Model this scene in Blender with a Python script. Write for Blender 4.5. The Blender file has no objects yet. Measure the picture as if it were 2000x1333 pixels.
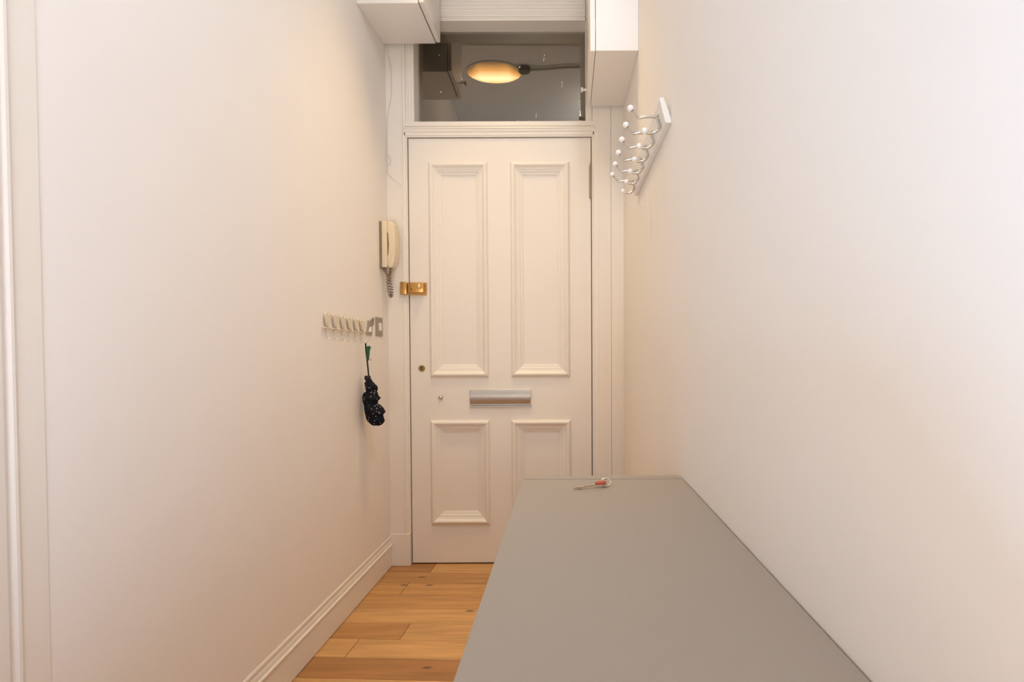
import bpy, bmesh, math, random
from mathutils import Vector, Matrix
PI = math.pi
random.seed(7)
S = bpy.context.scene
COL = S.collection

# ------------------------------------------------------------------ camera
cd = bpy.data.cameras.new('camera'); cam = bpy.data.objects.new('camera', cd); COL.objects.link(cam)
cd.sensor_width = 36.0; cd.lens = 1150 / 2000 * 36
cd.shift_x = -0.055; cd.shift_y = 0.01825
cd.clip_start = 0.02
cam.matrix_world = (Matrix.Translation((0, -2.75, 1.023)) @ Matrix.Rotation(math.radians(90 - 1.3), 4, 'X')
                    @ Matrix.Rotation(math.radians(-0.25), 4, 'Z'))
S.camera = cam

# ------------------------------------------------------------------ world, lights, exposure
w = bpy.data.worlds.new('world'); S.world = w; w.use_nodes = True
w.node_tree.nodes['Background'].inputs[0].default_value = (0.35, 0.42, 0.6, 1)
w.node_tree.nodes['Background'].inputs[1].default_value = 0.02
S.view_settings.view_transform = 'Standard'; S.view_settings.look = 'None'
S.view_settings.gamma = 1.0; S.view_settings.use_curve_mapping = False
S.view_settings.exposure = 0.02

def area(name, loc, rot, sx, sy, power, color):
    d = bpy.data.lights.new(name, 'AREA'); d.shape = 'RECTANGLE'; d.size = sx; d.size_y = sy
    d.energy = power; d.color = color
    o = bpy.data.objects.new(name, d); COL.objects.link(o); o.location = loc; o.rotation_euler = rot
    return o
def point(name, loc, radius, power, color):
    d = bpy.data.lights.new(name, 'POINT'); d.shadow_soft_size = radius; d.energy = power; d.color = color
    o = bpy.data.objects.new(name, d); COL.objects.link(o); o.location = loc
    return o
area('ceiling_strip_fill', (0.2, -1.95, 2.96), (0, 0, 0), 0.13, 0.9, 12.6, (0.76, 0.85, 1.0))       # unseen cool fill strip added under the hall ceiling
area('door_fill', (-0.30, -0.6, 2.96), (0, 0, 0), 0.25, 0.25, 4.2, (1.0, 0.70, 0.34)).data.spread = math.radians(76)   # added warm fill, aimed down in front of the door
area('cabinet_fill', (-0.30, -3.4, 0.6), Vector((.05, 3.4, 2.0)).to_track_quat('-Z', 'Y').to_euler(), 0.5, 0.5, 2.4, (1.0, 0.92, 0.70)).data.spread = math.radians(70)  # unseen fill added to lift the cabinet undersides and upper door
area('warm_low_fill', (0.12, -3.3, 0.85), Vector((-.5, 3.3, 1.0)).to_track_quat('-Z', 'Y').to_euler(), 0.5, 0.5, 8.6, (1.0, 0.56, 0.24))  # warm fill added behind the camera for the lower walls
area('bounced_flash', (-0.35, -2.9, 0.35), (PI, 0, 0), 0.5, 0.5, 18.5, (0.34, 0.62, 1.0))             # thrown up at the ceiling behind the camera
point('landing_fill', (1.2, 2.4, 2.75), 0.12, 9, (1.0, 0.82, 0.58))                                       # unseen warm light added to lift the dark landing
LAMP_GLOW = 7.0        # the warm round hall ceiling lamp, built further down

# ------------------------------------------------------------------ materials
def mat(name, color, rough=0.5, metal=0.0, spec=0.5, noise=0.0, nscale=8.0, bump=0.0, bscale=60.0, coat=0.0):
    m = bpy.data.materials.new(name); m.use_nodes = True
    nt = m.node_tree; b = nt.nodes['Principled BSDF']
    b.inputs['Base Color'].default_value = (*color, 1); b.inputs['Roughness'].default_value = rough
    b.inputs['Metallic'].default_value = metal; b.inputs['Specular IOR Level'].default_value = spec
    b.inputs['Coat Weight'].default_value = coat
    tc = nt.nodes.new('ShaderNodeTexCoord')
    if noise:
        n = nt.nodes.new('ShaderNodeTexNoise'); n.inputs['Scale'].default_value = nscale
        n.inputs['Detail'].default_value = 4
        nt.links.new(tc.outputs['Object'], n.inputs['Vector'])
        mx = nt.nodes.new('ShaderNodeMix'); mx.data_type = 'RGBA'
        mx.inputs[6].default_value = (*[c * (1 - noise) for c in color], 1)
        mx.inputs[7].default_value = (*[min(1, c * (1 + noise)) for c in color], 1)
        nt.links.new(n.outputs['Fac'], mx.inputs[0]); nt.links.new(mx.outputs[2], b.inputs['Base Color'])
    if bump:
        n2 = nt.nodes.new('ShaderNodeTexNoise'); n2.inputs['Scale'].default_value = bscale
        n2.inputs['Detail'].default_value = 5
        nt.links.new(tc.outputs['Object'], n2.inputs['Vector'])
        bp = nt.nodes.new('ShaderNodeBump'); bp.inputs['Strength'].default_value = bump
        bp.inputs['Distance'].default_value = 0.002
        nt.links.new(n2.outputs['Fac'], bp.inputs['Height']); nt.links.new(bp.outputs['Normal'], b.inputs['Normal'])
    return m

WALLC = (0.89, 0.845, 0.79)
M = {}
M['wall'] = mat('wall_paint', WALLC, 0.65, spec=0.25, noise=0.012, nscale=5, bump=0.10, bscale=25)
M['trim'] = mat('gloss_wood_paint', (0.86, 0.805, 0.725), 0.38, spec=0.4, noise=0.01, nscale=9, bump=0.02, bscale=30)
M['ceiling'] = mat('ceiling_paint', (0.90, 0.87, 0.82), 0.8, spec=0.2, bump=0.05)
M['cabinet'] = mat('cabinet_paint', (0.84, 0.80, 0.755), 0.35, spec=0.4, noise=0.01)
M['grey'] = mat('grey_furniture_paint', (0.35, 0.30, 0.245), 0.38, spec=0.4, noise=0.015, nscale=3, bump=0.03, bscale=80)
M['brass'] = mat('aged_brass', (0.62, 0.36, 0.12), 0.33, metal=0.9, noise=0.25, nscale=90)
M['bright_brass'] = mat('polished_brass', (0.88, 0.60, 0.25), 0.25, metal=0.85, noise=0.06, nscale=90)
M['dark_brass'] = mat('dull_brass', (0.34, 0.22, 0.09), 0.45, metal=0.9, noise=0.25, nscale=90)
M['chrome'] = mat('chrome', (0.66, 0.62, 0.57), 0.14, metal=1.0)
M['steel'] = mat('brushed_steel', (0.52, 0.49, 0.46), 0.42, metal=1.0, noise=0.06, nscale=60)
M['plate'] = mat('satin_metal_plate', (0.36, 0.31, 0.25), 0.38, metal=0.85, noise=0.12, nscale=70)
M['hinge'] = mat('painted_hinge_metal', (0.34, 0.28, 0.20), 0.45, metal=0.6, noise=0.2, nscale=90)
M['dark'] = mat('painted_recess_shade', (0.02, 0.015, 0.01), 0.8)  # near-black colour puts in the shade of door gaps and keyhole
M['ceramic'] = mat('white_ceramic', (0.86, 0.86, 0.86), 0.15, coat=0.5)
M['white'] = mat('white_board_paint', (0.82, 0.80, 0.77), 0.3, noise=0.01)
M['cream'] = mat('cream_plastic', (0.78, 0.66, 0.47), 0.4, noise=0.015)
M['creamdark'] = mat('brown_grey_backing', (0.24, 0.18, 0.12), 0.5, noise=0.05)
M['enamel'] = mat('cream_enamel', (0.74, 0.64, 0.48), 0.35, noise=0.03, nscale=40)
M['switchwhite'] = mat('white_plastic', (0.85, 0.82, 0.78), 0.3, noise=0.01)
M['coil'] = mat('coiled_cord_plastic', (0.20, 0.145, 0.10), 0.5, noise=0.1, nscale=60)
M['cordwhite'] = mat('white_cord', (0.74, 0.67, 0.58), 0.7, noise=0.05, nscale=80)
M['black'] = mat('black_webbing', (0.012, 0.011, 0.010), 0.8, noise=0.3, nscale=120)
M['green'] = mat('green_webbing', (0.015, 0.10, 0.035), 0.7, noise=0.3, nscale=150)
M['pink'] = mat('pale_pink_tag', (0.70, 0.36, 0.30), 0.6, noise=0.1)
M['red'] = mat('red_plastic', (0.50, 0.075, 0.045), 0.35, noise=0.05)
M['keymetal'] = mat('nickel_key', (0.66, 0.58, 0.46), 0.28, metal=1.0, noise=0.08, nscale=120)
M['landing'] = mat('landing_plaster', (0.42, 0.38, 0.33), 0.85, noise=0.05, nscale=3, bump=0.1)
M['landing_beam'] = mat('landing_dark_paint', (0.12, 0.09, 0.065), 0.7, noise=0.08)
M['landing_trunk'] = mat('landing_light_trunking', (0.50, 0.47, 0.42), 0.6, noise=0.04)
M['landing_dark'] = mat('landing_conduit_box', (0.10, 0.09, 0.08), 0.5, noise=0.1)
M['subfloor'] = mat('dark_subfloor', (0.05, 0.03, 0.02), 0.9, noise=0.1)
M['speck'] = mat('paint_speck', (0.8, 0.78, 0.74), 0.6, noise=0.05)

# thin clear glass
m = bpy.data.materials.new('window_glass'); m.use_nodes = True; nt = m.node_tree
b = nt.nodes['Principled BSDF']; b.inputs['Base Color'].default_value = (0.97, 0.98, 0.97, 1)
b.inputs['Transmission Weight'].default_value = 1.0; b.inputs['Roughness'].default_value = 0.0
b.inputs['IOR'].default_value = 2.0
b.inputs['Specular Tint'].default_value = (1.0, 0.88, 0.72, 1)
n = nt.nodes.new('ShaderNodeTexNoise'); n.inputs['Scale'].default_value = 2.0
bp = nt.nodes.new('ShaderNodeBump'); bp.inputs['Strength'].default_value = 0.02; bp.inputs['Distance'].default_value = 0.001
nt.links.new(n.outputs['Fac'], bp.inputs['Height']); nt.links.new(bp.outputs['Normal'], b.inputs['Normal'])
M['glass'] = m

# glowing frosted diffuser of the hall ceiling lamp: hottest where the bulb sits
m = bpy.data.materials.new('lamp_diffuser'); m.use_nodes = True; nt = m.node_tree
b = nt.nodes['Principled BSDF']; b.inputs['Base Color'].default_value = (0.8, 0.6, 0.3, 1)
tc = nt.nodes.new('ShaderNodeTexCoord'); sx = nt.nodes.new('ShaderNodeSeparateXYZ')
nt.links.new(tc.outputs['Object'], sx.inputs[0])
# a hot lamp tube lies across the bowl, a little towards the far side
ab = nt.nodes.new('ShaderNodeMath'); ab.operation = 'ADD'; ab.inputs[1].default_value = 0.055
L = nt.links
L.new(sx.outputs['Y'], ab.inputs[0])
sq = nt.nodes.new('ShaderNodeMath'); sq.operation = 'ABSOLUTE'; L.new(ab.outputs[0], sq.inputs[0])
xq = nt.nodes.new('ShaderNodeMath'); xq.operation = 'ABSOLUTE'; L.new(sx.outputs['X'], xq.inputs[0])
xs_ = nt.nodes.new('ShaderNodeMath'); xs_.operation = 'SUBTRACT'; xs_.inputs[1].default_value = 0.10; xs_.use_clamp = True; L.new(xq.outputs[0], xs_.inputs[0])
sm = nt.nodes.new('ShaderNodeMath'); sm.operation = 'MULTIPLY_ADD'; sm.inputs[1].default_value = 1.3; L.new(xs_.outputs[0], sm.inputs[0]); L.new(sq.outputs[0], sm.inputs[2])
ng = nt.nodes.new('ShaderNodeMapRange'); ng.inputs[1].default_value = 0.20; ng.inputs[2].default_value = 0.0; L.new(sm.outputs[0], ng.inputs[0])
cr = nt.nodes.new('ShaderNodeValToRGB')
cr.color_ramp.elements[0].position = 0.0; cr.color_ramp.elements[0].color = (0.07, 0.03, 0.008, 1)
cr.color_ramp.elements[1].position = 1.0; cr.color_ramp.elements[1].color = (1.0, 0.80, 0.48, 1)
e = cr.color_ramp.elements.new(0.40); e.color = (0.48, 0.235, 0.055, 1)
nt.links.new(ng.outputs[0], cr.inputs[0])
nt.links.new(cr.outputs[0], b.inputs['Emission Color']); b.inputs['Emission Strength'].default_value = LAMP_GLOW
M['diffuser'] = m

# oak planks: tint per plank from the object colour, knots from an object property
m = bpy.data.materials.new('oak_plank'); m.use_nodes = True; nt = m.node_tree; L = nt.links
b = nt.nodes['Principled BSDF']; b.inputs['Roughness'].default_value = 0.36; b.inputs['Specular IOR Level'].default_value = 0.4
tc = nt.nodes.new('ShaderNodeTexCoord'); oi = nt.nodes.new('ShaderNodeObjectInfo')
cmb = nt.nodes.new('ShaderNodeVectorMath'); cmb.operation = 'ADD'
rv = nt.nodes.new('ShaderNodeVectorMath'); rv.operation = 'SCALE'; rv.inputs[0].default_value = (9.1, 5.3, 3.7)
L.new(oi.outputs['Random'], rv.inputs['Scale']); L.new(tc.outputs['Object'], cmb.inputs[0]); L.new(rv.outputs[0], cmb.inputs[1])
# knot warp
at = nt.nodes.new('ShaderNodeAttribute'); at.attribute_type = 'OBJECT'; at.attribute_name = 'knot'
sb = nt.nodes.new('ShaderNodeVectorMath'); sb.operation = 'SUBTRACT'
L.new(tc.outputs['Object'], sb.inputs[0]); L.new(at.outputs['Vector'], sb.inputs[1])
sc = nt.nodes.new('ShaderNodeVectorMath'); sc.operation = 'MULTIPLY'; sc.inputs[1].default_value = (0.5, 1.0, 0.0)
L.new(sb.outputs[0], sc.inputs[0])
ln = nt.nodes.new('ShaderNodeVectorMath'); ln.operation = 'LENGTH'; L.new(sc.outputs[0], ln.inputs[0])
kr = nt.nodes.new('ShaderNodeMapRange'); kr.inputs[1].default_value = 0.002; kr.inputs[2].default_value = 0.013
kr.inputs[3].default_value = 1.0; kr.inputs[4].default_value = 0.0; kr.interpolation_type = 'SMOOTHSTEP'
L.new(ln.outputs['Value'], kr.inputs[0])
def stretch(sv):
    mp = nt.nodes.new('ShaderNodeMapping'); mp.inputs['Scale'].default_value = sv
    L.new(cmb.outputs[0], mp.inputs[0]); return mp
n1 = nt.nodes.new('ShaderNodeTexNoise'); n1.inputs['Scale'].default_value = 1.0; n1.inputs['Detail'].default_value = 6; n1.inputs['Distortion'].default_value = 0.6
L.new(stretch((3.0, 38.0, 5.0)).outputs[0], n1.inputs['Vector'])
n2 = nt.nodes.new('ShaderNodeTexNoise'); n2.inputs['Scale'].default_value = 1.0; n2.inputs['Detail'].default_value = 3
L.new(stretch((9.0, 260.0, 5.0)).outputs[0], n2.inputs['Vector'])
r1 = nt.nodes.new('ShaderNodeMapRange'); r1.inputs[1].default_value = 0.3; r1.inputs[2].default_value = 0.7
r1.inputs[3].default_value = 0.77; r1.inputs[4].default_value = 1.12; L.new(n1.outputs['Fac'], r1.inputs[0])
r2 = nt.nodes.new('ShaderNodeMapRange'); r2.inputs[1].default_value = 0.3; r2.inputs[2].default_value = 0.7
r2.inputs[3].default_value = 0.90; r2.inputs[4].default_value = 1.05; L.new(n2.outputs['Fac'], r2.inputs[0])
mu = nt.nodes.new('ShaderNodeMath'); mu.operation = 'MULTIPLY'; L.new(r1.outputs[0], mu.inputs[0]); L.new(r2.outputs[0], mu.inputs[1])
vm = nt.nodes.new('ShaderNodeVectorMath'); vm.operation = 'SCALE'
L.new(oi.outputs['Color'], vm.inputs[0]); L.new(mu.outputs[0], vm.inputs['Scale'])
mx = nt.nodes.new('ShaderNodeMix'); mx.data_type = 'RGBA'; mx.inputs[7].default_value = (0.10, 0.04, 0.015, 1)
km = nt.nodes.new('ShaderNodeMath'); km.operation = 'MULTIPLY'; km.inputs[1].default_value = 0.85
L.new(kr.outputs[0], km.inputs[0]); L.new(km.outputs[0], mx.inputs[0]); L.new(vm.outputs[0], mx.inputs[6])
L.new(mx.outputs[2], b.inputs['Base Color'])
bp = nt.nodes.new('ShaderNodeBump'); bp.inputs['Strength'].default_value = 0.08; bp.inputs['Distance'].default_value = 0.001
L.new(n2.outputs['Fac'], bp.inputs['Height']); L.new(bp.outputs['Normal'], b.inputs['Normal'])
M['oak'] = m

# navy-black umbrella cloth printed with small pale dots
m = bpy.data.materials.new('dotted_umbrella_cloth'); m.use_nodes = True; nt = m.node_tree; L = nt.links
b = nt.nodes['Principled BSDF']; b.inputs['Roughness'].default_value = 0.85; b.inputs['Specular IOR Level'].default_value = 0.2
tc = nt.nodes.new('ShaderNodeTexCoord'); v = nt.nodes.new('ShaderNodeTexVoronoi'); v.inputs['Scale'].default_value = 84.0
v.inputs['Randomness'].default_value = 0.75
sp_ = nt.nodes.new('ShaderNodeSeparateXYZ'); L.new(tc.outputs['Object'], sp_.inputs[0])
yx = nt.nodes.new('ShaderNodeMath'); yx.operation = 'MULTIPLY_ADD'; yx.inputs[1].default_value = -0.6; L.new(sp_.outputs['Y'], yx.inputs[0])
cb = nt.nodes.new('ShaderNodeCombineXYZ'); L.new(sp_.outputs['X'], cb.inputs[0]); L.new(sp_.outputs['Z'], cb.inputs[1])
yx.operation = 'MULTIPLY'; yx.inputs[1].default_value = 0.4; L.new(yx.outputs[0], cb.inputs[2]); L.new(cb.outputs[0], v.inputs['Vector'])
lt = nt.nodes.new('ShaderNodeMapRange'); lt.inputs[1].default_value = 0.14; lt.inputs[2].default_value = 0.20
lt.inputs[3].default_value = 1; lt.inputs[4].default_value = 0
L.new(v.outputs['Distance'], lt.inputs[0])
mx = nt.nodes.new('ShaderNodeMix'); mx.data_type = 'RGBA'; mx.inputs[6].default_value = (0.006, 0.007, 0.012, 1); mx.inputs[7].default_value = (0.42, 0.42, 0.40, 1)
L.new(lt.outputs[0], mx.inputs[0]); L.new(mx.outputs[2], b.inputs['Base Color'])
M['umbrella'] = m

# ------------------------------------------------------------------ mesh helpers
def link(name, me, material=None, parent=None):
    o = bpy.data.objects.new(name, me); COL.objects.link(o)
    if material is not None and me is not None: me.materials.append(material)
    if parent is not None: o.parent = parent
    return o
def obj(name, bm, material, parent=None, smooth=False, angle=None):
    bmesh.ops.recalc_face_normals(bm, faces=bm.faces[:])
    me = bpy.data.meshes.new(name); bm.to_mesh(me); bm.free()
    if smooth:
        for p in me.polygons: p.use_smooth = True
        if angle is not None:
            me.set_sharp_from_angle(angle=math.radians(angle))
    return link(name, me, material, parent)
def empty(name, loc, label=None, cat=None, group=None):
    o = bpy.data.objects.new(name, None); COL.objects.link(o); o.location = loc; o.empty_display_size = 0.05
    tag(o, label, cat, group); return o
def tag(o, label=None, cat=None, group=None, kind=None):
    if label: o['label'] = label
    if cat: o['category'] = cat
    if group: o['group'] = group
    if kind: o['kind'] = kind
    return o
def struct(name, bm, material, parent=None, label=None, **k):
    o = obj(name, bm, material, parent, **k)
    if parent is None: o['kind'] = 'structure'
    if label: o['label'] = label
    return o
def box(bm, x0, x1, y0, y1, z0, z1, bev=0.0, seg=1):
    t = bmesh.new()
    vs = [t.verts.new((x, y, z)) for z in (z0, z1) for y in (y0, y1) for x in (x0, x1)]
    for f in ((0, 1, 3, 2), (4, 6, 7, 5), (0, 4, 5, 1), (2, 3, 7, 6), (0, 2, 6, 4), (1, 5, 7, 3)):
        t.faces.new([vs[i] for i in f])
    if bev: bmesh.ops.bevel(t, geom=t.edges[:], offset=bev, segments=seg, affect='EDGES', profile=0.5)
    merge(bm, t)
def merge(bm, t, mtx=None):
    bmesh.ops.recalc_face_normals(t, faces=t.faces[:])
    mp = {}
    for v in t.verts: mp[v] = bm.verts.new(mtx @ v.co if mtx is not None else v.co)
    for f in t.faces:
        try: bm.faces.new([mp[v] for v in f.verts])
        except ValueError: pass
    t.free()
def B(*a, **k):
    bm = bmesh.new(); box(bm, *a, **k); return bm
def prism(bm, pts, vec, bev=0.0):
    """closed polygon of 3D points swept along vec"""
    t = bmesh.new(); vec = Vector(vec)
    a = [t.verts.new(p) for p in pts]; c = [t.verts.new(Vector(p) + vec) for p in pts]
    t.faces.new(a); t.faces.new(c[::-1]); n = len(pts)
    for i in range(n): t.faces.new((a[i], a[(i + 1) % n], c[(i + 1) % n], c[i]))
    if bev: bmesh.ops.bevel(t, geom=t.edges[:], offset=bev, segments=2, affect='EDGES', profile=0.5)
    merge(bm, t)
def P(*a, **k):
    bm = bmesh.new(); prism(bm, *a, **k); return bm
def catmull(pts, n=6):
    pts = [Vector(p) for p in pts]; out = []
    for i in range(len(pts) - 1):
        p0 = pts[max(i - 1, 0)]; p1 = pts[i]; p2 = pts[i + 1]; p3 = pts[min(i + 2, len(pts) - 1)]
        for k in range(n):
            t = k / n
            out.append(0.5 * ((2 * p1) + (p2 - p0) * t + (2 * p0 - 5 * p1 + 4 * p2 - p3) * t * t + (3 * p1 - p0 - 3 * p2 + p3) * t ** 3))
    out.append(pts[-1]); return out
def tube(bm, pts, r, seg=10, closed=False):
    pts = [Vector(p) for p in pts]; n = len(pts)
    rs = r if isinstance(r, (list, tuple)) else [r] * n
    rings = []; up = None
    for i, p in enumerate(pts):
        if closed: d = pts[(i + 1) % n] - pts[i - 1]
        else: d = pts[min(i + 1, n - 1)] - pts[max(i - 1, 0)]
        d.normalize()
        if up is None:
            up = d.orthogonal().normalized()
        up = (up - d * up.dot(d)).normalized(); sd = d.cross(up)
        rings.append([bm.verts.new(p + (up * math.cos(a) + sd * math.sin(a)) * rs[i]) for a in [2 * PI * k / seg for k in range(seg)]])
    m_ = n if closed else n - 1
    for i in range(m_):
        A, Bq = rings[i], rings[(i + 1) % n]
        for k in range(seg): bm.faces.new((A[k], A[(k + 1) % seg], Bq[(k + 1) % seg], Bq[k]))
    if not closed:
        bm.faces.new(rings[0][::-1]); bm.faces.new(rings[-1])
def T(*a, **k):
    bm = bmesh.new(); tube(bm, *a, **k); return bm
def lathe(bm, prof, seg=24, mtx=None):
    """prof: (radius, height) around local Z"""
    t = bmesh.new(); rings = []
    for r, h in prof:
        if r < 1e-6: rings.append([t.verts.new((0, 0, h))])
        else: rings.append([t.verts.new((r * math.cos(2 * PI * k / seg), r * math.sin(2 * PI * k / seg), h)) for k in range(seg)])
    for A, C in zip(rings[:-1], rings[1:]):
        for k in range(seg):
            k2 = (k + 1) % seg
            if len(A) == 1 and len(C) == 1: continue
            if len(A) == 1: t.faces.new((A[0], C[k], C[k2]))
            elif len(C) == 1: t.faces.new((A[k], A[k2], C[0]))
            else: t.faces.new((A[k], A[k2], C[k2], C[k]))
    if len(rings[0]) > 1: t.faces.new(rings[0][::-1])
    if len(rings[-1]) > 1: t.faces.new(rings[-1])
    merge(bm, t, mtx)
def LA(*a, **k):
    bm = bmesh.new(); lathe(bm, *a, **k); return bm
def ball(bm, c, r, sx=1, sy=1, sz=1, u=16, v=10):
    t = bmesh.new(); bmesh.ops.create_uvsphere(t, u_segments=u, v_segments=v, radius=r)
    for q in t.verts: q.co = Vector((q.co.x * sx + c[0], q.co.y * sy + c[1], q.co.z * sz + c[2]))
    merge(bm, t)
TOY = Matrix.Rotation(PI / 2, 4, 'X')      # local +Z -> world -Y (towards the camera)
def facing(x, y, z): return Matrix.Translation((x, y, z)) @ TOY

# wall planes: the hall narrows slightly towards the front door
def xl(y): return -0.8325 + 0.0237 * y
def xr(y): return 0.2575 - 0.0146 * y
YN = -4.7        # end of the hall behind the camera
H = 3.0          # ceiling height

# ------------------------------------------------------------------ room shell
struct('wall_left', P([(xl(0.14), 0.14, 0), (xl(YN), YN, 0), (xl(YN) - .12, YN, 0), (xl(0.14) - .12, 0.14, 0)], (0, 0, H)), M['wall'])
struct('wall_right', P([(xr(0.14), 0.14, 0), (xr(YN), YN, 0), (xr(YN) + .12, YN, 0), (xr(0.14) + .12, 0.14, 0)], (0, 0, H)), M['wall'])
bm = bmesh.new()
box(bm, xl(0.14), -0.745, 0, 0.14, 0, H); box(bm, 0.1165, xr(0.14), 0, 0.14, 0, H); box(bm, -0.745, 0.1165, 0, 0.14, 2.62, H)
struct('wall_back', bm, M['wall'])
struct('wall_front', B(xl(YN), xr(YN), YN - .12, YN, 0, H), M['wall'])
struct('ceiling', P([(xl(0.14), 0.14, H), (xr(0.14), 0.14, H), (xr(YN), YN, H), (xl(YN), YN, H)], (0, 0, .1)), M['ceiling'])

# floor: a dark subfloor carrying oak planks laid across the hall, slightly askew
floor = struct('floor', P([(xl(.14) - .12, .14, -.05), (xr(.14) + .12, .14, -.05), (xr(YN) + .12, YN, -.05), (xl(YN) - .12, YN, -.05)], (0, 0, .035)), M['subfloor'])
SL = -0.05
def plank(row, x0, x1, tint, knot=None):
    v1 = -0.103 - 0.1225 * (row - 1); v0 = v1 - 0.1225
    g = 0.0009
    t = bmesh.new()
    def yy(v, x): return v + SL * (x + 0.6)
    cx, cy = (x0 + x1) / 2, yy((v0 + v1) / 2, (x0 + x1) / 2)
    pts = [(x0 + g - cx, yy(v0 + g, x0) - cy), (x1 - g - cx, yy(v0 + g, x1) - cy), (x1 - g - cx, yy(v1 - g, x1) - cy), (x0 + g - cx, yy(v1 - g, x0) - cy)]
    # slant the short ends square to the plank
    e = 0.1225 * 0.05
    pts[3] = (pts[3][0] + e, pts[3][1]); pts[2] = (pts[2][0] + e, pts[2][1])
    a = [t.verts.new((p[0], p[1], 0)) for p in pts]; c = [t.verts.new((p[0], p[1], 0.015)) for p in pts]
    t.faces.new(a[::-1]); top = t.faces.new(c)
    for i in range(4): t.faces.new((a[i], a[(i + 1) % 4], c[(i + 1) % 4], c[i]))
    bmesh.ops.bevel(t, geom=list(top.edges), offset=0.0007, segments=1, affect='EDGES')
    o = obj('plank', t, M['oak'], floor)
    o.location = (cx, cy, -0.015); o.color = (*tint, 1)
    k = knot if knot else (9, 9)
    o['knot'] = (float(k[0] - cx), float(k[1] - cy), 0.0)
    return o
lightoak = (0.65, 0.36, 0.135); midoak = (0.58, 0.305, 0.105); darkoak = (0.44, 0.205, 0.068); redoak = (0.50, 0.25, 0.085)
XA, XB = -1.0, 0.42
rows = {0: [(XA, -.632, darkoak, None), (-.632, XB, lightoak, None)],
        1: [(XA, XB, redoak, (-0.655, -0.157))],
        2: [(XA, -.700, midoak, (-.71, -.243)), (-.700, XB, midoak, (-.60, -.245))],
        3: [(XA, XB, midoak, None)],
        4: [(XA, XB, lightoak, (-0.385, -0.493))],
        5: [(XA, -.594, redoak, None), (-.594, XB, lightoak, None)],
        6: [(XA, -.742, lightoak, None), (-.742, XB, lightoak, None)],
        7: [(XA, XB, darkoak, (-0.455, -0.895))],
        8: [(XA, XB, lightoak, None)]}
rr = random.Random(3)
for r in range(0, 38):
    if r in rows:
        for x0, x1, tint, k in rows[r]: plank(r, x0, x1, tint, k)
    else:
        j = rr.uniform(-.7, .15)
        plank(r, XA, j, rr.choice([lightoak, midoak, redoak, darkoak])); plank(r, j, XB, rr.choice([lightoak, midoak, redoak]))

# skirting board on the left wall (moulded top) and on the right wall
def skirting(name, fx, sgn, y0, y1):
    prof = [(0, .003), (.011, .003), (.011, .094), (.0135, .097), (.0145, .102), (.013, .106), (.0095, .107), (.0095, .110),
            (.0085, .118), (.006, .126), (.006, .129), (.0075, .131), (.0075, .138), (.006, .142), (0, .1435)]
    bm = bmesh.new()
    a = [bm.verts.new((fx(y0) + sgn * (d - .004), y0, z)) for d, z in prof]
    c = [bm.verts.new((fx(y1) + sgn * (d - .004), y1, z)) for d, z in prof]
    n = len(prof); bm.faces.new(a); bm.faces.new(c[::-1])
    for i in range(n): bm.faces.new((a[i], a[(i + 1) % n], c[(i + 1) % n], c[i]))
    return struct(name, bm, M['trim'])
skirting('baseboard_left', xl, 1, -0.0185, -1.7715)
skirting('baseboard_right', xr, -1, -0.0185, YN)

# ------------------------------------------------------------------ front door surround
def vprism(pts, z0, z1):
    return P([(x, y, z0) for x, y in pts], (0, 0, z1 - z0))
lc = [(xl(0) - .004, 0.0), (xl(0) - .004, -.018), (-.766, -.018), (-.7645, -.0215), (-.759, -.0215), (-.757, -.015), (-.7525, -.0125),
      (-.7485, -.0125), (-.7455, -.006), (-.7410, -.006), (-.7410, .060), (-.745, .060), (-.745, 0.0)]
struct('trim_1', vprism(lc, 0.151, 2.80), M['trim'])                      # left architrave
bm = B(xl(0) - .004, -.7415, -.023, .012, 0, .1505, bev=.0015)
struct('trim_2', bm, M['trim'])                                           # plinth block
rc = [(.1165, 0), (.1165, .060), (.1120, .060), (.1120, -.006), (.1165, -.006), (.1185, -.0125), (.1225, -.0125), (.1245, -.015),
      (.1395, -.0155), (.1415, -.018), (.1990, -.018), (.1995, -.013), (.2010, -.013), (.2015, -.0175), (xr(0) + .004, -.0175), (xr(0) + .004, 0)]
struct('trim_3', vprism(rc, 0.0, 2.80), M['trim'])                        # right architrave
# transom bar above the door
tb = [(2.062, .110), (2.062, -.012), (2.048, -.0145), (2.041, -.0145), (2.0385, -.0095), (2.0355, -.019), (2.029, -.0215), (2.0245, -.0175),
      (2.0155, -.0165), (2.0130, -.0125), (2.000, -.0125), (1.9985, -.0095), (1.9925, -.0095), (1.9925, .110)]
t = bmesh.new()
prism(t, [(-.7415, y, z) for z, y in tb], (.8540, 0, 0))
face = [(z, y) for z, y in tb if y < 0.05]; face = [(2.062, -.002)] + face + [(1.9925, -.002)]
prism(t, [(-.757, y, z) for z, y in face], (.0158, 0, 0)); prism(t, [(.1122, y, z) for z, y in face], (.0175, 0, 0))
struct('trim_4', t, M['trim'])
# head moulding above the transom light
hd = [(2.5225, .110), (2.5225, -.009), (2.5265, -.011), (2.5310, -.009), (2.5320, -.003), (2.5395, -.004), (2.5420, -.0095), (2.5485, -.0105),
      (2.5500, -.0135), (2.5560, -.0140), (2.5570, -.0165)]
z = 2.5570
for k in range(9):
    z += .0135; hd.append((z, -.0165)); hd.append((z + .0008, -.0145)); hd.append((z + .0018, -.0145)); hd.append((z + .0026, -.0165)); z += .0026
hd += [(2.80, -.0165), (2.80, .110)]
struct('trim_5', P([(-.709, y, z) for z, y in hd], (.7945, 0, 0)), M['trim'])
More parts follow.
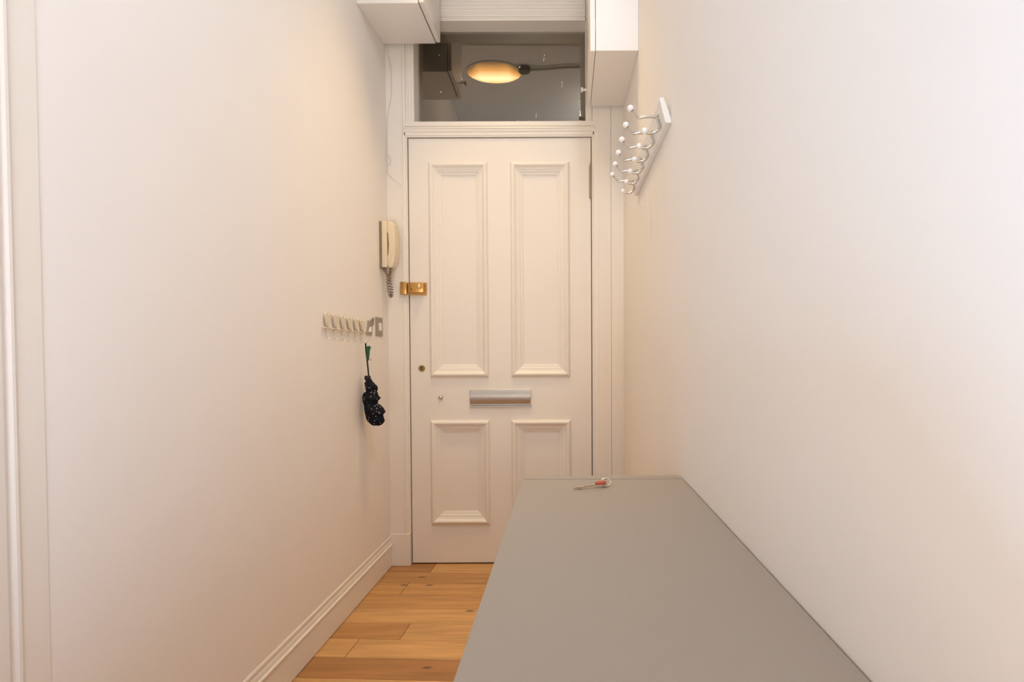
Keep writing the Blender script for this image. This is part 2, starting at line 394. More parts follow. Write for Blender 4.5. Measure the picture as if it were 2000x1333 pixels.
# door stops behind the leaf, near-black to paint in the gap's shade
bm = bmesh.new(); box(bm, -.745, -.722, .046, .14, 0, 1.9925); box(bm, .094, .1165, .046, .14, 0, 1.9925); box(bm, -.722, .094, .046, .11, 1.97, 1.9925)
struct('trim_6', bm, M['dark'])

# ------------------------------------------------------------------ transom window
win = struct('window_1', vprism([(-.7405, .110), (-.7405, -.0105), (-.7335, -.0105), (-.7315, -.006), (-.7225, -.006), (-.7205, -.002), (-.7135, -.002),
                                (-.7120, -.0045), (-.7075, -.0045), (-.7075, .110)], 2.0625, 2.5222), M['trim'])
fr = vprism([(.0855, .110), (.0855, -.0045), (.0900, -.0045), (.0915, -.002), (.0965, -.002), (.0985, -.006), (.1050, -.006), (.1070, -.0105), (.1115, -.0105), (.1115, .110)], 2.0625, 2.5222)
obj('window_frame', fr, M['trim'], win)
gx0, gx1, gz0, gz1 = -.7120, .0900, 2.0575, 2.5285
pane = obj('pane', B(-(gx1 - gx0) / 2 , (gx1 - gx0) / 2, -.002, .002, -(gz1 - gz0) / 2, (gz1 - gz0) / 2), M['glass'], win)
pane.location = ((gx0 + gx1) / 2, .0885, (gz0 + gz1) / 2)
pane.rotation_euler = (math.radians(-0.80), 0, math.radians(0.45))
pane['label'] = 'clear glass pane with specks of old paint'
bm = bmesh.new()
for dx, dz, w_, h_ in ((.20, .098, .0035, .020), (.2035, .118, .003, .012), (.286, -.012, .005, .010), (.288, -.028, .003, .018), (.163, -.168, .003, .026),
                       (-.028, -.205, .004, .022), (.03, -.196, .006, .006), (.075, -.192, .005, .005), (.085, .062, .006, .009), (-.19, .005, .005, .006),
                       (-.29, -.055, .006, .007), (-.297, .12, .004, .004), (-.195, .018, .003, .003), (.367, -.10, .004, .012), (.125, -.19, .004, .005)):
    a = random.uniform(-.35, .1)
    n_ = 7; pts = []
    for k in range(n_):
        th = 2 * PI * k / n_
        px, pz = w_ / 2 * math.cos(th), h_ / 2 * math.sin(th)
        pts.append((dx + px * math.cos(a) - pz * math.sin(a), -.0031, dz + px * math.sin(a) + pz * math.cos(a)))
    prism(bm, pts, (0, .0013, 0))
sp = obj('paint_speck', bm, M['speck'], pane); sp['kind'] = 'stuff'

# ------------------------------------------------------------------ front door
DX0, DX1, DZ0, DZ1 = -.7365, .1080, .007, 1.9885
UL = (-.6445, -.3705, .8815, 1.8785); UR = (-.2660, .0085, .8815, 1.8785)
LL = (-.6460, -.3690, .1895, .6795); LR = (-.2675, .0110, .1895, .6795)
PANELS = (UL, UR, LL, LR)
xs = sorted({DX0, DX1, -.640, -.374, -.262, .004}); zs = sorted({DZ0, DZ1, .195, .674, .887, 1.873})
t = bmesh.new()
box(t, DX0, -.640, 0, .042, DZ0, DZ1); box(t, .004, DX1, 0, .042, DZ0, DZ1); box(t, -.374, -.262, 0, .042, .195, .674); box(t, -.374, -.262, 0, .042, .887, 1.873)
box(t, -.640, .004, 0, .042, DZ0, .195); box(t, -.640, .004, 0, .042, .674, .887); box(t, -.640, .004, 0, .042, 1.873, DZ1)
door = struct('door_1', t, M['trim'])
bol = [(0, 0), (.0015, .006), (.006, .0125), (.0115, .0155), (.0165, .0145), (.0205, .0105), (.027, .0045), (.0325, .0025), (.0330, -.0005), (.0395, -.0010),
       (.0440, -.0035), (.0445, -.0065), (.0520, -.0085), (.0580, -.0115), (.0585, -.0145)]
for (x0, x1, z0, z1) in PANELS:
    t = bmesh.new(); rings = []
    for d, h in bol:
        rings.append([t.verts.new(p) for p in ((x0 + d, -h, z0 + d), (x1 - d, -h, z0 + d), (x1 - d, -h, z1 - d), (x0 + d, -h, z1 - d))])
    for A, C in zip(rings[:-1], rings[1:]):
        for k in range(4): t.faces.new((A[k], A[(k + 1) % 4], C[(k + 1) % 4], C[k]))
    me = bpy.data.meshes.new('panel_moulding'); t.to_mesh(me); t.free()
    o = link('panel_moulding', me, M['trim'], door)
    obj('panel', B(x0 + .012, x1 - .012, .0142, .030, z0 + .012, z1 - .012), M['trim'], door)

# brass night latch
lt = obj('night_latch', B(-.7405, -.6575, -.0030, 0, 1.2640, 1.3225, bev=.001), M['brass'], door); lt['label'] = 'brass rim night latch on the door'
obj('latch_case', B(-.7405, -.6670, -.028, -.003, 1.2735, 1.3205, bev=.004, seg=2), M['brass'], lt, smooth=True, angle=40)
kb = LA([(.006, 0), (.006, .010), (.0095, .014), (.0105, .020), (.0095, .025), (.005, .028), (0, .0285)], seg=20, mtx=facing(-.6830, -.028, 1.3005))
for v in kb.verts: v.co.z = 1.3005 + (v.co.z - 1.3005) * 1.25
obj('latch_knob', kb, M['bright_brass'], lt, smooth=True)
obj('latch_snib', LA([(.0045, 0), (.0045, .004), (.003, .006), (0, .006)], seg=14, mtx=facing(-.7240, -.028, 1.2910)), M['dark_brass'], lt, smooth=True, angle=40)
obj('screw', LA([(.003, 0), (.003, .0015), (0, .002)], seg=10, mtx=facing(-.6615, -.003, 1.2930)), M['dark_brass'], lt)
kp = obj('latch_keep', B(-.7735, -.7425, -.036, -.010, 1.2645, 1.3235, bev=.004, seg=2), M['brass'], bpy.data.objects['trim_1'], smooth=True, angle=40)
kp['label'] = 'brass latch keep screwed to the left architrave'
# keyhole escutcheon
es = obj('keyhole_escutcheon', LA([(.0150, 0), (.0150, .002), (.0130, .0035), (.0120, .0025), (0, .0025)], seg=28, mtx=facing(-.6850, 0, .9230)), M['dark_brass'], door, smooth=True, angle=40)
es['label'] = 'round brass keyhole cover'
t = bmesh.new(); lathe(t, [(.0036, 0), (.0036, .0006), (0, .0006)], seg=14, mtx=facing(-.6850, -.0025, .9275)); box(t, -.6870, -.6830, -.0031, -.0025, .9145, .9270)
obj('keyhole', t, M['dark'], es)
# small chrome stud
st = obj('door_stud', LA([(.0115, 0), (.0115, .002), (.0100, .007), (.006, .0105), (0, .0118)], seg=20, mtx=facing(-.5972, 0, .7860)), M['chrome'], door, smooth=True)
st['label'] = 'small domed chrome stud'
# steel letter plate
lp = obj('letter_plate', B(-.4630, -.1730, -.0030, 0, .7400, .8225, bev=.0008), M['steel'], door); lp['label'] = 'brushed steel letter plate'
prof = []
for k in range(13):
    u = k / 12; zz = .8195 - .0655 * u; yy = -.004 - .0125 * math.sin(PI * min(1, .18 + u * .78)) ** .9
    prof.append((yy, zz))
pts = [(-.4590, -.003, .8195)] + [(-.4590, y, z) for y, z in prof] + [(-.4590, -.003, .7540)]
obj('flap', P(pts, (.2820, 0, 0)), M['steel'], lp, smooth=True, angle=35)
obj('plate_lip', P([(-.4610, -.003, .7505), (-.4610, -.011, .7480), (-.4610, -.012, .7445), (-.4610, -.003, .7420)], (.2860, 0, 0)), M['steel'], lp)
# hinge
hg = obj('hinge', LA([(.0055, 0), (.0060, .002), (.0060, .148), (.0048, .150), (.0018, .1605), (0, .1610)], seg=14, mtx=Matrix.Translation((.1065, -.0055, 1.7090))), M['hinge'], door, smooth=True, angle=40)
hg['label'] = 'tarnished metal hinge knuckle with pointed finial'

# ------------------------------------------------------------------ near doorway architrave on the left wall
def lwall(pts, z0, z1):      # pts: (y, stand-off from the left wall)
    return P([(xl(y) + d, y, z0) for y, d in pts], (0, 0, z1 - z0))
struct('trim_7', lwall([(-1.772, -.001), (-1.772, .0025), (-1.7735, .0035), (-1.822, .0045), (-1.8245, .008), (-1.829, .0105), (-1.834, .0105), (-1.838, .008), (-1.8395, .004),
                        (-1.846, .004), (-1.851, .012), (-1.880, .016), (-1.880, -.001)], 0, 2.12), M['trim'])
struct('trim_8', lwall([(-2.680, -.001), (-2.680, .016), (-2.72, .012), (-2.795, .0045), (-2.795, -.001)], 0, 2.12), M['trim'])
struct('trim_9', lwall([(-1.772, -.001), (-1.772, .012), (-2.795, .012), (-2.795, -.001)], 2.1205, 2.225), M['trim'])
d2 = struct('door_2', lwall([(-1.8815, -.001), (-1.8815, .006), (-2.6785, .006), (-2.6785, -.001)], .008, 2.118), M['trim'])
hx = xl(-2.60) + .006
dk = obj('door_handle', LA([(.026, 0), (.026, .005), (.010, .008), (.010, .03), (.024, .04), (.027, .052), (.02, .063), (0, .066)], seg=20,
        mtx=Matrix.Translation((hx, -2.60, 1.0)) @ Matrix.Rotation(PI / 2, 4, 'Y')), M['brass'], d2, smooth=True, angle=40)

# ------------------------------------------------------------------ landing outside the transom
LZ = 2.90
struct('ceiling_landing', B(-2.2, 1.6, .14, 3.4, LZ, LZ + .08), M['landing'])
struct('floor_landing', B(-2.2, 1.6, .14, 3.4, -.08, -.005), M['landing'])
struct('wall_landing_back', B(-2.2, 1.6, 3.4, 3.5, -.08, LZ + .08), M['landing'])
struct('wall_landing_left', B(-2.3, -2.2, .14, 3.5, -.08, LZ + .08), M['landing'])
struct('wall_landing_right', B(1.6, 1.7, .14, 3.5, -.08, LZ + .08), M['landing'])
struct('wall_landing_front', (lambda t: (box(t, -2.2, xl(.14) - .12, .10, .14, -.08, LZ + .08), box(t, xr(.14) + .12, 1.6, .10, .14, -.08, LZ + .08), t)[-1])(bmesh.new()), M['landing'])

# ------------------------------------------------------------------ hall ceiling: shallow beam, trunking and the warm round lamp that the glass mirrors
struct('trim_10', B(xl(-.85) + .012, xr(-.85), -.95, -.80, H - .060, H - .0005, bev=.004), M['ceiling'])
struct('trim_11', B(-.46, xr(-.95), -1.02, -.9505, H - .030, H - .0005, bev=.004), M['ceiling'])
lx, ly = -.492, -1.255
lamp = empty('ceiling_lamp', (lx, ly, H - .001), 'round warm glowing ceiling lamp, mirrored in the glass above the door', 'lamp')
def oval(bm):
    for v in bm.verts: v.co.y *= .80
    return bm
obj('base', oval(LA([(.194, 0), (.197, -.003), (.197, -.006), (.190, -.008), (0, -.008)], seg=40)), M['ceiling'], lamp, smooth=True, angle=40)
prof = [(.188 * math.cos(k / 12 * PI / 2), -.008 - .016 * math.sin(k / 12 * PI / 2)) for k in range(12)] + [(0, -.024)]
obj('diffuser', oval(LA(prof, seg=40)), M['diffuser'], lamp, smooth=True)
obj('junction_box', LA([(.040, 0), (.040, -.03), (.034, -.034), (0, -.034)], seg=18, mtx=Matrix.Translation((.215, .06, 0))), M['landing_dark'], lamp, smooth=True, angle=40)
obj('conduit', T([(.235, .06, -.014), (.35, .065, -.014), (.50, .095, -.014), (.68, .10, -.014)], .009, seg=10), M['landing_trunk'], lamp, smooth=True)

# ------------------------------------------------------------------ wall cabinets over the door
def cabinet(name, label, x0, x1, y0, y1, z0, z1, side, knob, wallx):
    """side=+1: door faces right (+X); -1: door faces left"""
    root = empty(name, ((x0 + x1) / 2, (y0 + y1) / 2, z0), label, 'cabinet', 'cabinets above the front door')
    off = root.location
    th = .018; gap = .0038 if side > 0 else .0018
    def loc(bm):
        for v in bm.verts: v.co -= off
        return bm
    if side > 0: c0, c1, d0, d1 = x0, x1 - th - gap, x1 - th, x1
    else: c0, c1, d0, d1 = x0 + th + gap, x1, x0, x0 + th
    t = bmesh.new()
    if side > 0: fp = [(xl(y0) + .0005, y0), (c1, y0), (c1, y1), (xl(y1) + .0005, y1)]
    else: fp = [(c0, y0), (xr(y0) - .0005, y0), (xr(y1) - .0005, y1), (c0, y1)]
    prism(t, [(x, y, z0) for x, y in fp], (0, 0, z1 - z0), bev=.0008)
    obj('carcass', loc(t), M['cabinet'], root)
    # hinged door with a thin shadow gap to the carcass
    d = obj('door', loc(B(d0, d1, y0 + .001, y1 - .001, z0 + (.004 if side > 0 else -.001), z1 - .004, bev=.0012)), M['cabinet'], root)
    kx = d1 if side > 0 else d0
    kb = LA([(.008, 0), (.0055, .004), (.0050, .013), (.010, .017), (.012, .021), (.0105, .025), (0, .026)], seg=18,
            mtx=Matrix.Translation((kx, knob[0], knob[1])) @ Matrix.Rotation(side * PI / 2, 4, 'Y') @ Matrix.Scale(1.25 if side > 0 else 1.0, 4))
    o = obj('knob', loc(kb), M['chrome'] if side > 0 else M['ceramic'], d, smooth=True, angle=50)
    o['label'] = 'small round door knob'
    for z_ in (z0 + .10, z1 - .12):
        hz = bmesh.new()
        yh = y1 - .02 if side > 0 else y0 + .02
        box(hz, min(c1, d0) if side > 0 else d1, d0 if side > 0 else c0, yh - .012, yh + .012, z_ - .02, z_ + .02)
        obj('hinge', loc(hz), M['hinge'], root)
    return root
cabinet('wall_cabinet', 'shallow white wall cabinet high in the left corner, overlapping the transom glass',
        xl(-.045) + .0005, -.5745, -.3615, -.046, 2.400, H - .002, 1, (-.335, 2.480), None)
cabinet('wall_cabinet', 'deep white wall cabinet high on the right wall, above the row of coat hooks',
        .0870, xr(-.04) - .0005, -.5420, -.036, 2.119, H - .002, -1, (-.072, 2.178), None)

# ------------------------------------------------------------------ coat rack on the right wall
rack = empty('coat_rack', (xr(-1.182), -1.182, 1.6125), 'white wall board with six chrome double coat hooks, on the right wall below the cabinet', 'coat rack')
rack.rotation_euler = (math.radians(-2.0), 0, math.radians(0.84))
LEAN = math.tan(math.radians(13))
prof = [(0, .0), (-.013, .0), (-.016, .004), (-.016 - .062 * LEAN, .062), (-.013 - .068 * LEAN, .067), (-.004 - .067 * LEAN, .067), (0, .010)]
obj('board', P([(x - .0005, 0, z) for x, z in prof], (0, .665, 0)), M['white'], rack)
t = bmesh.new(); prism(t, [(-.0005, .03, .030), (-.0055, .03, .030), (-.0085, .03, .046), (-.0005, .03, .046)], (0, .605, 0))
obj('wall_batten', t, M['white'], rack)
hk0 = None
for i in range(6):
    y = .052 + .1105 * i
    if i == 0:
        t = bmesh.new()
        up = catmull([(-.0225, 0, .036), (-.040, 0, .0375), (-.062, 0, .037), (-.078, 0, .0345), (-.088, 0, .0435), (-.0975, 0, .0540)], 6)
        tube(t, up, [.0042 - .0014 * k / (len(up) - 1) for k in range(len(up))], seg=10)
        dn = catmull([(-.0300, 0, .0375), (-.0262, 0, .026), (-.0225, 0, .011), (-.0290, 0, -.0015), (-.0420, 0, -.0075), (-.0560, 0, -.0065)], 6)
        tube(t, dn, [.0052 - .0018 * k / (len(dn) - 1) for k in range(len(dn))], seg=10)
        lathe(t, [(.010, 0), (.010, .003), (.006, .006), (0, .0065)], seg=16, mtx=Matrix.Translation((-.0205, 0, .040)) @ Matrix.Rotation(-PI / 2, 4, 'Y'))
        hk0 = obj('hook', t, M['chrome'], rack, smooth=True, angle=60); hk0.location = (0, y, 0); hk0['label'] = 'chrome double hook with white ceramic ball ends'
        t = bmesh.new(); ball(t, (-.1015, 0, .0605), .0092)
        k1 = obj('ball_end', t, M['ceramic'], hk0, smooth=True)
        t = bmesh.new(); ball(t, (-.0630, 0, -.0010), .0088)
        k2 = obj('ball_end', t, M['ceramic'], hk0, smooth=True)
        t = bmesh.new(); lathe(t, [(.0045, 0), (.0055, .002), (.0040, .005)], seg=12, mtx=Matrix.Translation((-.0965, 0, .0530)) @ Matrix.Rotation(-.55, 4, 'Y'))
        k3 = obj('collar', t, M['hinge'], hk0, smooth=True)
        subs = [k1, k2, k3]
    else:
        h = hk0.copy(); COL.objects.link(h); h.parent = rack; h.location = (0, y, 0)
        for s in subs:
            c = s.copy(); COL.objects.link(c); c.parent = h

# ------------------------------------------------------------------ intercom handset on the left wall
iy0, iy1 = -.1300, -.0560
ix = xl(-.13)
ic = empty('intercom_phone', (ix, -.093, 1.376), 'cream entry phone handset on the left wall beside the door frame', 'intercom')
def ia(bm):
    for v in bm.verts: v.co -= Vector((ix, -.093, 1.376))
    return bm
o = obj('dark_backing', ia(B(ix - .004, ix + .0105, iy0, iy1, 1.3760, 1.5815, bev=.001)), M['creamdark'], ic)  # brown-grey slab between base and wall
obj('base', ia(B(ix + .0105, ix + .0340, iy0, iy1, 1.3780, 1.5820, bev=.003, seg=2)), M['cream'], ic, smooth=True, angle=40)
hs = [(.0345, 1.3860), (.0440, 1.3740), (.0560, 1.3800), (.0640, 1.4050), (.0675, 1.4400), (.0685, 1.4850), (.0670, 1.5400), (.0620, 1.5720), (.0540, 1.5815), (.0345, 1.5815), (.0345, 1.5330),
      (.0410, 1.5290), (.0420, 1.4800), (.0410, 1.4340), (.0345, 1.4290)]
t = bmesh.new(); prism(t, [(ix + x, iy0 + .003, z) for x, z in hs], (0, iy1 - iy0 - .010, 0), bev=.0022)
obj('handset', ia(t), M['cream'], ic, smooth=True, angle=35)
path = catmull([(ix + .018, -.118, 1.377), (ix + .022, -.119, 1.362), (ix + .034, -.120, 1.345), (ix + .034, -.121, 1.315), (ix + .037, -.121, 1.280), (ix + .044, -.121, 1.252),
                (ix + .050, -.121, 1.256), (ix + .0495, -.120, 1.285), (ix + .0445, -.119, 1.320), (ix + .041, -.119, 1.345), (ix + .047, -.118, 1.362), (ix + .046, -.118, 1.378)], 10)
co = []; n_ = len(path); turns = 30
fine = []
for i in range(n_ - 1):
    for k in range(6): fine.append(path[i].lerp(path[i + 1], k / 6))
for i, p in enumerate(fine):
    d = (fine[min(i + 1, len(fine) - 1)] - fine[max(0, i - 1)]).normalized(); u = d.cross(Vector((0, 1, 0))).normalized(); s_ = d.cross(u)
    a = 2 * PI * turns * i / len(fine); r_ = .0062 * min(1, i / 20, (len(fine) - i) / 20)
    co.append(p + (u * math.cos(a) + s_ * math.sin(a)) * r_)
obj('coiled_cord', ia(T(co, .0019, seg=5)), M['coil'], ic, smooth=True)

# ------------------------------------------------------------------ key rack with six tulip hooks on the left wall
kr_ = empty('key_rack', (xl(-.72), -.72, 1.085), 'cream wire key rack with six flat tulip shapes, on the left wall above the umbrella', 'key rack')
KO = Vector((xl(-.72), -.72, 1.085))
def ka(bm):
    for v in bm.verts: v.co -= KO
    return bm
def rz(y): return 1.0915 - (y + .719) * .026
obj('rail', ka(T([(xl(y) + .006, y, rz(y)) for y in (-.725, -.62, -.50, -.40, -.325)], .0030, seg=8)), M['enamel'], kr_, smooth=True)
ys = [-.690, -.622, -.553, -.490, -.425, -.362]
for i, y in enumerate(ys):
    out = [(0, 0), (.007, .007), (.0135, .020), (.0185, .036), (.0195, .044), (.016, .0485), (.009, .0475), (.003, .0430), (0, .0405)]
    out = out + [(-a, b_) for a, b_ in out[-2:0:-1]]
    zb = rz(y) + .0030
    t = bmesh.new()
    front = [t.verts.new((xl(y) + .0105 + .0035 * (1 - (a / .02) ** 2), y + a, zb + b_)) for a, b_ in out]
    back = [t.verts.new((xl(y) + .0040, y + a, zb + b_)) for a, b_ in out]
    t.faces.new(front); t.faces.new(back[::-1]); n_ = len(out)
    for k in range(n_): t.faces.new((front[k], front[(k + 1) % n_], back[(k + 1) % n_], back[k]))
    tl = obj('tulip', ka(t), M['enamel'], kr_)
    hp = catmull([(xl(y) + .006, y, rz(y)), (xl(y) + .006, y, rz(y) - .018), (xl(y) + .009, y - .001, rz(y) - .034), (xl(y) + .018, y - .002, rz(y) - .0415), (xl(y) + .028, y - .003, rz(y) - .038), (xl(y) + .033, y - .003, rz(y) - .026)], 5)
    obj('hook', ka(T(hp, .0019, seg=7)), M['enamel'], kr_, smooth=True)

# ------------------------------------------------------------------ folded umbrella hanging from the last hook
uy = -.374
um = empty('umbrella', (-.795, uy, .69), 'folded black umbrella with tiny white dots, hung by its strap on the left wall', 'umbrella')
UO = Vector((-.795, uy, .69))
def ua(bm):
    for v in bm.verts: v.co -= UO
    return bm
def ux(px): return (px - 1109.0) * 2.376 / 1150.0
def uz(py): return 1.021 - (py - 677.0) * 2.376 / 1150.0
# outline of the bundled cloth, top to bottom: left, right (drawing units), height
ol = [(738.5, 711.5, 723.5), (742, 711, 725), (746, 708.5, 728.5), (752, 709.5, 735), (757, 710, 736), (763, 711.5, 734), (766, 706, 735.5), (771, 704.5, 736.5), (776, 704.5, 741.5), (781, 705, 736.5),
      (786, 706, 735.5), (790, 707, 741), (796, 707.5, 746), (804, 709, 750), (809, 710.5, 745.5), (815, 711.5, 747), (820, 713.5, 748.8), (824, 717, 746.5), (827.5, 721, 743), (829.5, 727, 737)]
t = bmesh.new(); rings = []; SEG = 36
ro = random.Random(11)
for j, (py, a, c_) in enumerate(ol):
    xa, xb = ux(a) + .004, ux(c_); cx = (xa + xb) / 2; rx = (xb - xa) / 2
    ring = []
    for k in range(SEG):
        th = 2 * PI * k / SEG
        tri = abs(((7 * th / (2 * PI) + .13 * j) % 1) * 2 - 1); rip = .84 + .30 * tri + .04 * math.sin(3 * th - j)
        ex = math.cos(th); ey = math.sin(th)
        m_ = rip if abs(ex) < .93 else 1
        ring.append(t.verts.new((cx + rx * ex * (1.0 if abs(ex) > .93 else min(1.0, rip)), uy + min(rx, .043) * .98 * ey * rip, uz(py) + .0015 * math.sin(3 * th + j))))
    rings.append(ring)
for A, C in zip(rings[:-1], rings[1:]):
    for k in range(SEG): t.faces.new((A[k], A[(k + 1) % SEG], C[(k + 1) % SEG], C[k]))
t.faces.new(rings[0]); t.faces.new(rings[-1][::-1])
canopy = obj('canopy', ua(t), M['umbrella'], um, smooth=True, angle=32)
obj('handle', ua(LA([(.0105, 0), (.0122, .003), (.0122, .015), (.0100, .018), (0, .018)], seg=16, mtx=Matrix.Translation((ux(716.4), uy, uz(740.5))))), M['black'], um, smooth=True, angle=40)
sx0 = [(ux(713.0) , uy + .002, uz(668.5)), (ux(713.8), uy, uz(680)), (ux(715.5), uy, uz(697)), (ux(717.2), uy, uz(715)), (ux(718.8), uy, uz(734))]
obj('strap', ua(T(catmull(sx0, 6), [.0032] * 25, seg=8)), M['black'], um, smooth=True)
t = bmesh.new()
prism(t, [(ux(715.3), uy - .006, uz(675)), (ux(720.5), uy - .006, uz(673.5)), (ux(723.2), uy - .006, uz(675.5)), (ux(722.8), uy - .006, uz(679)), (ux(720.6), uy - .006, uz(681.5)), (ux(720.2), uy - .006, uz(692)),
          (ux(719.0), uy - .006, uz(702)), (ux(716.3), uy - .006, uz(702))], (0, .010, 0), bev=.001)
obj('strap_clip', ua(t), M['green'], um)['label'] = 'green end of the strap'
t = bmesh.new(); ball(t, (ux(723.0), uy - .002, uz(700.5)), .0035, 1, .6, 1, u=10, v=8); tube(t, [(ux(719.5), uy - .002, uz(700.5)), (ux(722.5), uy - .002, uz(700.5))], .0012, seg=6)
obj('strap_button', ua(t), M['pink'], um, smooth=True)['label'] = 'pale pink button on the strap'

# ------------------------------------------------------------------ two metal switch plates on the left wall
def lw(y, z, d): return (xl(y) + d, y, z)
s2 = empty('switch_plate', (xl(-.15), -.15, 1.113), 'square metal switch plate with white rocker, nearest the door frame', 'light switch', 'metal plates beside the key rack')
SO = Vector(s2.location)
def sa(bm, O):
    for v in bm.verts: v.co -= O
    return bm
t = bmesh.new(); prism(t, [lw(-.1925, 1.0725, 0), lw(-.1075, 1.0715, 0), lw(-.1085, 1.1535, 0), lw(-.1930, 1.1545, 0)], (.0042, 0, 0), bev=.0008)
obj('plate', sa(t, SO), M['plate'], s2)
t = bmesh.new(); prism(t, [lw(-.1610, 1.0965, .0032), lw(-.1290, 1.0960, .0032), lw(-.1290, 1.1290, .0032), lw(-.1610, 1.1300, .0032)], (.0045, 0, 0), bev=.001)
obj('rocker', sa(t, SO), M['switchwhite'], s2)['label'] = 'white rocker'
for zz in (1.0845, 1.142):
    obj('screw', sa(LA([(.0032, 0), (.0032, .0012), (0, .0016)], seg=10, mtx=Matrix.Translation(lw(-.149, zz, .0042)) @ Matrix.Rotation(PI / 2, 4, 'Y')), SO), M['hinge'], s2)
s1 = empty('switch_plate', (xl(-.26), -.26, 1.105), 'crooked metal switch plate with white rocker and a raised tab, next to the key rack', 'light switch', 'metal plates beside the key rack')
SO1 = Vector(s1.location)
t = bmesh.new(); prism(t, [lw(-.3060, 1.0740, 0), lw(-.2420, 1.0725, 0), lw(-.2330, 1.1335, 0), lw(-.2850, 1.1350, 0)], (.0042, 0, 0), bev=.0008)
obj('plate', sa(t, SO1), M['plate'], s1)
t = bmesh.new(); prism(t, [lw(-.2850, 1.0875, .0032), lw(-.2560, 1.0865, .0032), lw(-.2540, 1.1080, .0032), lw(-.2700, 1.1085, .0032)], (.0040, 0, 0), bev=.001)
obj('rocker', sa(t, SO1), M['switchwhite'], s1)['label'] = 'white rocker'
t = bmesh.new(); prism(t, [lw(-.2500, 1.1370, 0), lw(-.2240, 1.1500, 0), lw(-.2120, 1.1460, 0), lw(-.2200, 1.1150, 0), lw(-.2370, 1.1140, 0)], (.0042, 0, 0), bev=.0008)
obj('tab', sa(t, SO1), M['plate'], s1)

# ------------------------------------------------------------------ thin white cord down the left architrave
def cw(px, py, y=-.0205): # drawing units of the architrave face -> metres
    d = 2.75 + y
    return ((px - 1109.9 - (py - 677) * .0044) * d / 1150, y, 1.0225 - (py - 676.9 - (px - 1110) * .0044) * d / 1150 )
cp = [cw(*p) for p in ((762, 86), (760.5, 104), (764, 118), (767.5, 140), (768.3, 165), (767, 192), (760.5, 225), (757.8, 268), (755, 300), (753.5, 318), (756.5, 330), (759, 339))]
cp = [(max(x, xl(y) + .004), y, z) for x, y, z in cp]
cord = empty('pull_cord', cp[0], 'thin white cord hanging down the left door frame, ending in a small loop', 'cord')
CO = Vector(cp[0])
def ca(bm):
    for v in bm.verts: v.co -= CO
    return bm
obj('cord_line', ca(T(catmull(cp, 6), .0016, seg=6)), M['cordwhite'], cord, smooth=True)
lo = [cw(756 + 0, 310)] + [cw(760.5 + 5.0 * math.cos(a), 313.5 - 9.5 * math.sin(a)) for a in [PI * .85 - 2 * PI * .86 * k / 10 for k in range(11)]] + [cw(754.5, 324)]
lo = [(max(x, xl(y) + .004), y, z) for x, y, z in lo]
obj('cord_loop', ca(T(catmull(lo, 4), .0016, seg=6)), M['cordwhite'], cord, smooth=True)
tail = [cw(759, 339), cw(766, 346), cw(776, 353.5), cw(783, 359, -.0225), cw(789, 366, -.0150)]
obj('cord_tail', ca(T(catmull(tail, 4), .0009, seg=5)), M['cordwhite'], cord, smooth=True)

# ------------------------------------------------------------------ grey console cabinet along the right wall
TZ = .702; YF, YB = -1.337, -2.62
TL = -.1120
tab = empty('console_table', (.08, -1.96, 0), 'long narrow grey painted console against the right wall', 'table')
TO = Vector(tab.location)
def ta(bm):
    for v in bm.verts: v.co -= TO
    return bm
t = bmesh.new(); prism(t, [(TL, YF, TZ - .022), (xr(YF) - .0025, YF, TZ - .022), (xr(YB) - .0025, YB, TZ - .022), (TL, YB, TZ - .022)], (0, 0, .022), bev=.0015)
obj('table_top', ta(t), M['grey'], tab)
t = bmesh.new(); prism(t, [(TL + .0035, YF + .0022, TZ - .022), (xr(YF) - .0060, YF + .0022, TZ - .022), (xr(YF) - .0080, -1.297, TZ - .022), (TL + .006, -1.297, TZ - .022)], (0, 0, .0225), bev=.0012)
obj('end_strip', ta(t), M['grey'], tab)
bx0, bx1 = TL + .012, xr(YF) - .018
obj('carcass', ta(B(bx0 + .019, bx1, YB + .02, YF + .005, .07, TZ - .022)), M['grey'], tab)
obj('plinth', ta(B(bx0 + .045, bx1, YB + .04, YF - .02, 0, .07)), M['grey'], tab)
n_ = 3; L_ = (YF + .005 - (YB + .02)) / n_
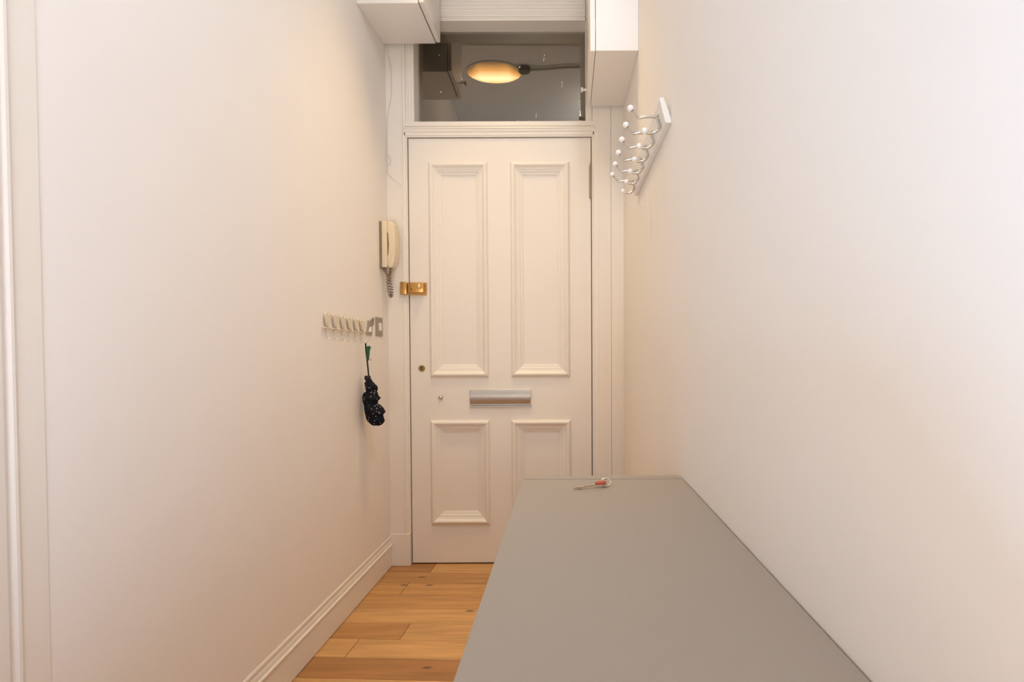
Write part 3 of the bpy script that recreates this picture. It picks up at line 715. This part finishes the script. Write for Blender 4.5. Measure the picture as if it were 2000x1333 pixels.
for i in range(n_):
    a = YB + .02 + L_ * i + .0015; c_ = a + L_ - .003
    t = bmesh.new(); box(t, bx0, bx0 + .018, a, c_, .074, TZ - .026, bev=.001)
    d = obj('door', ta(t), M['grey'], tab)
    obj('knob', ta(LA([(.006, 0), (.005, .012), (.012, .02), (.012, .024), (0, .027)], seg=16, mtx=Matrix.Translation((bx0, c_ - .04, .58)) @ Matrix.Rotation(-PI / 2, 4, 'Y'))), M['steel'], d, smooth=True, angle=40)

# ------------------------------------------------------------------ key with red cap and split ring on the console
ky = empty('key_on_ring', (.052, -1.412, TZ), 'metal key with a red cap and split ring lying on the grey console', 'key')
KY = Vector(ky.location)
def kya(bm):
    for v in bm.verts: v.co -= KY
    return bm
ax = Vector((.0690, .0250, 0)).normalized(); pr = Vector((-ax.y, ax.x, 0)); k0 = Vector((.0110, -1.4400, TZ + .0022))
def kp_(u, v, z=0): return k0 + ax * u + pr * v + Vector((0, 0, z + u * .05))
out = [(0, -.001), (.003, -.0045), (.007, -.0025), (.009, -.0052), (.013, -.0056), (.016, -.003), (.019, -.0048), (.023, -.0028), (.026, -.0026), (.0600, -.0030), (.0660, -.0080), (.0770, -.0080), (.0800, 0), (.0770, .0070), (.0660, .0070), (.0600, .0030), (.022, .0026), (.0195, .0042), (.017, .0028), (.004, .0028), (0, .0015)]
t = bmesh.new(); prism(t, [kp_(u, v) for u, v in out], (0, 0, .0032)); obj('key_blade', kya(t), M['keymetal'], ky)
t = bmesh.new()
cap = []
for k in range(16):
    a = 2 * PI * k / 16; cap.append(kp_(.0655 + .0125 * math.cos(a) * (1.0 if math.cos(a) > 0 else 1.15), .0095 * math.sin(a) * (1 if math.cos(a) > -.3 else .75), .0022))
prism(t, cap, (0, 0, .0056), bev=.0014); obj('key_cap', kya(t), M['red'], ky, smooth=True, angle=45)['label'] = 'red plastic cap over the key bow'
t = bmesh.new()
rc_ = Vector((.0850, -1.4060, TZ + .0105)); n1_ = Vector((1, .15, 0)).normalized(); n2_ = Vector((.0, .70, .71)).normalized()
rc_.z = TZ + .0105 * n2_.z + .0012
for q in (0, .0011): tube(t, [rc_ + Vector((0, q, q * .2)) + (n1_ * math.cos(a) + n2_ * math.sin(a)) * .0105 for a in [2 * PI * k / 32 for k in range(32)]], .0011, seg=6, closed=True)
obj('split_ring', kya(t), M['keymetal'], ky, smooth=True)
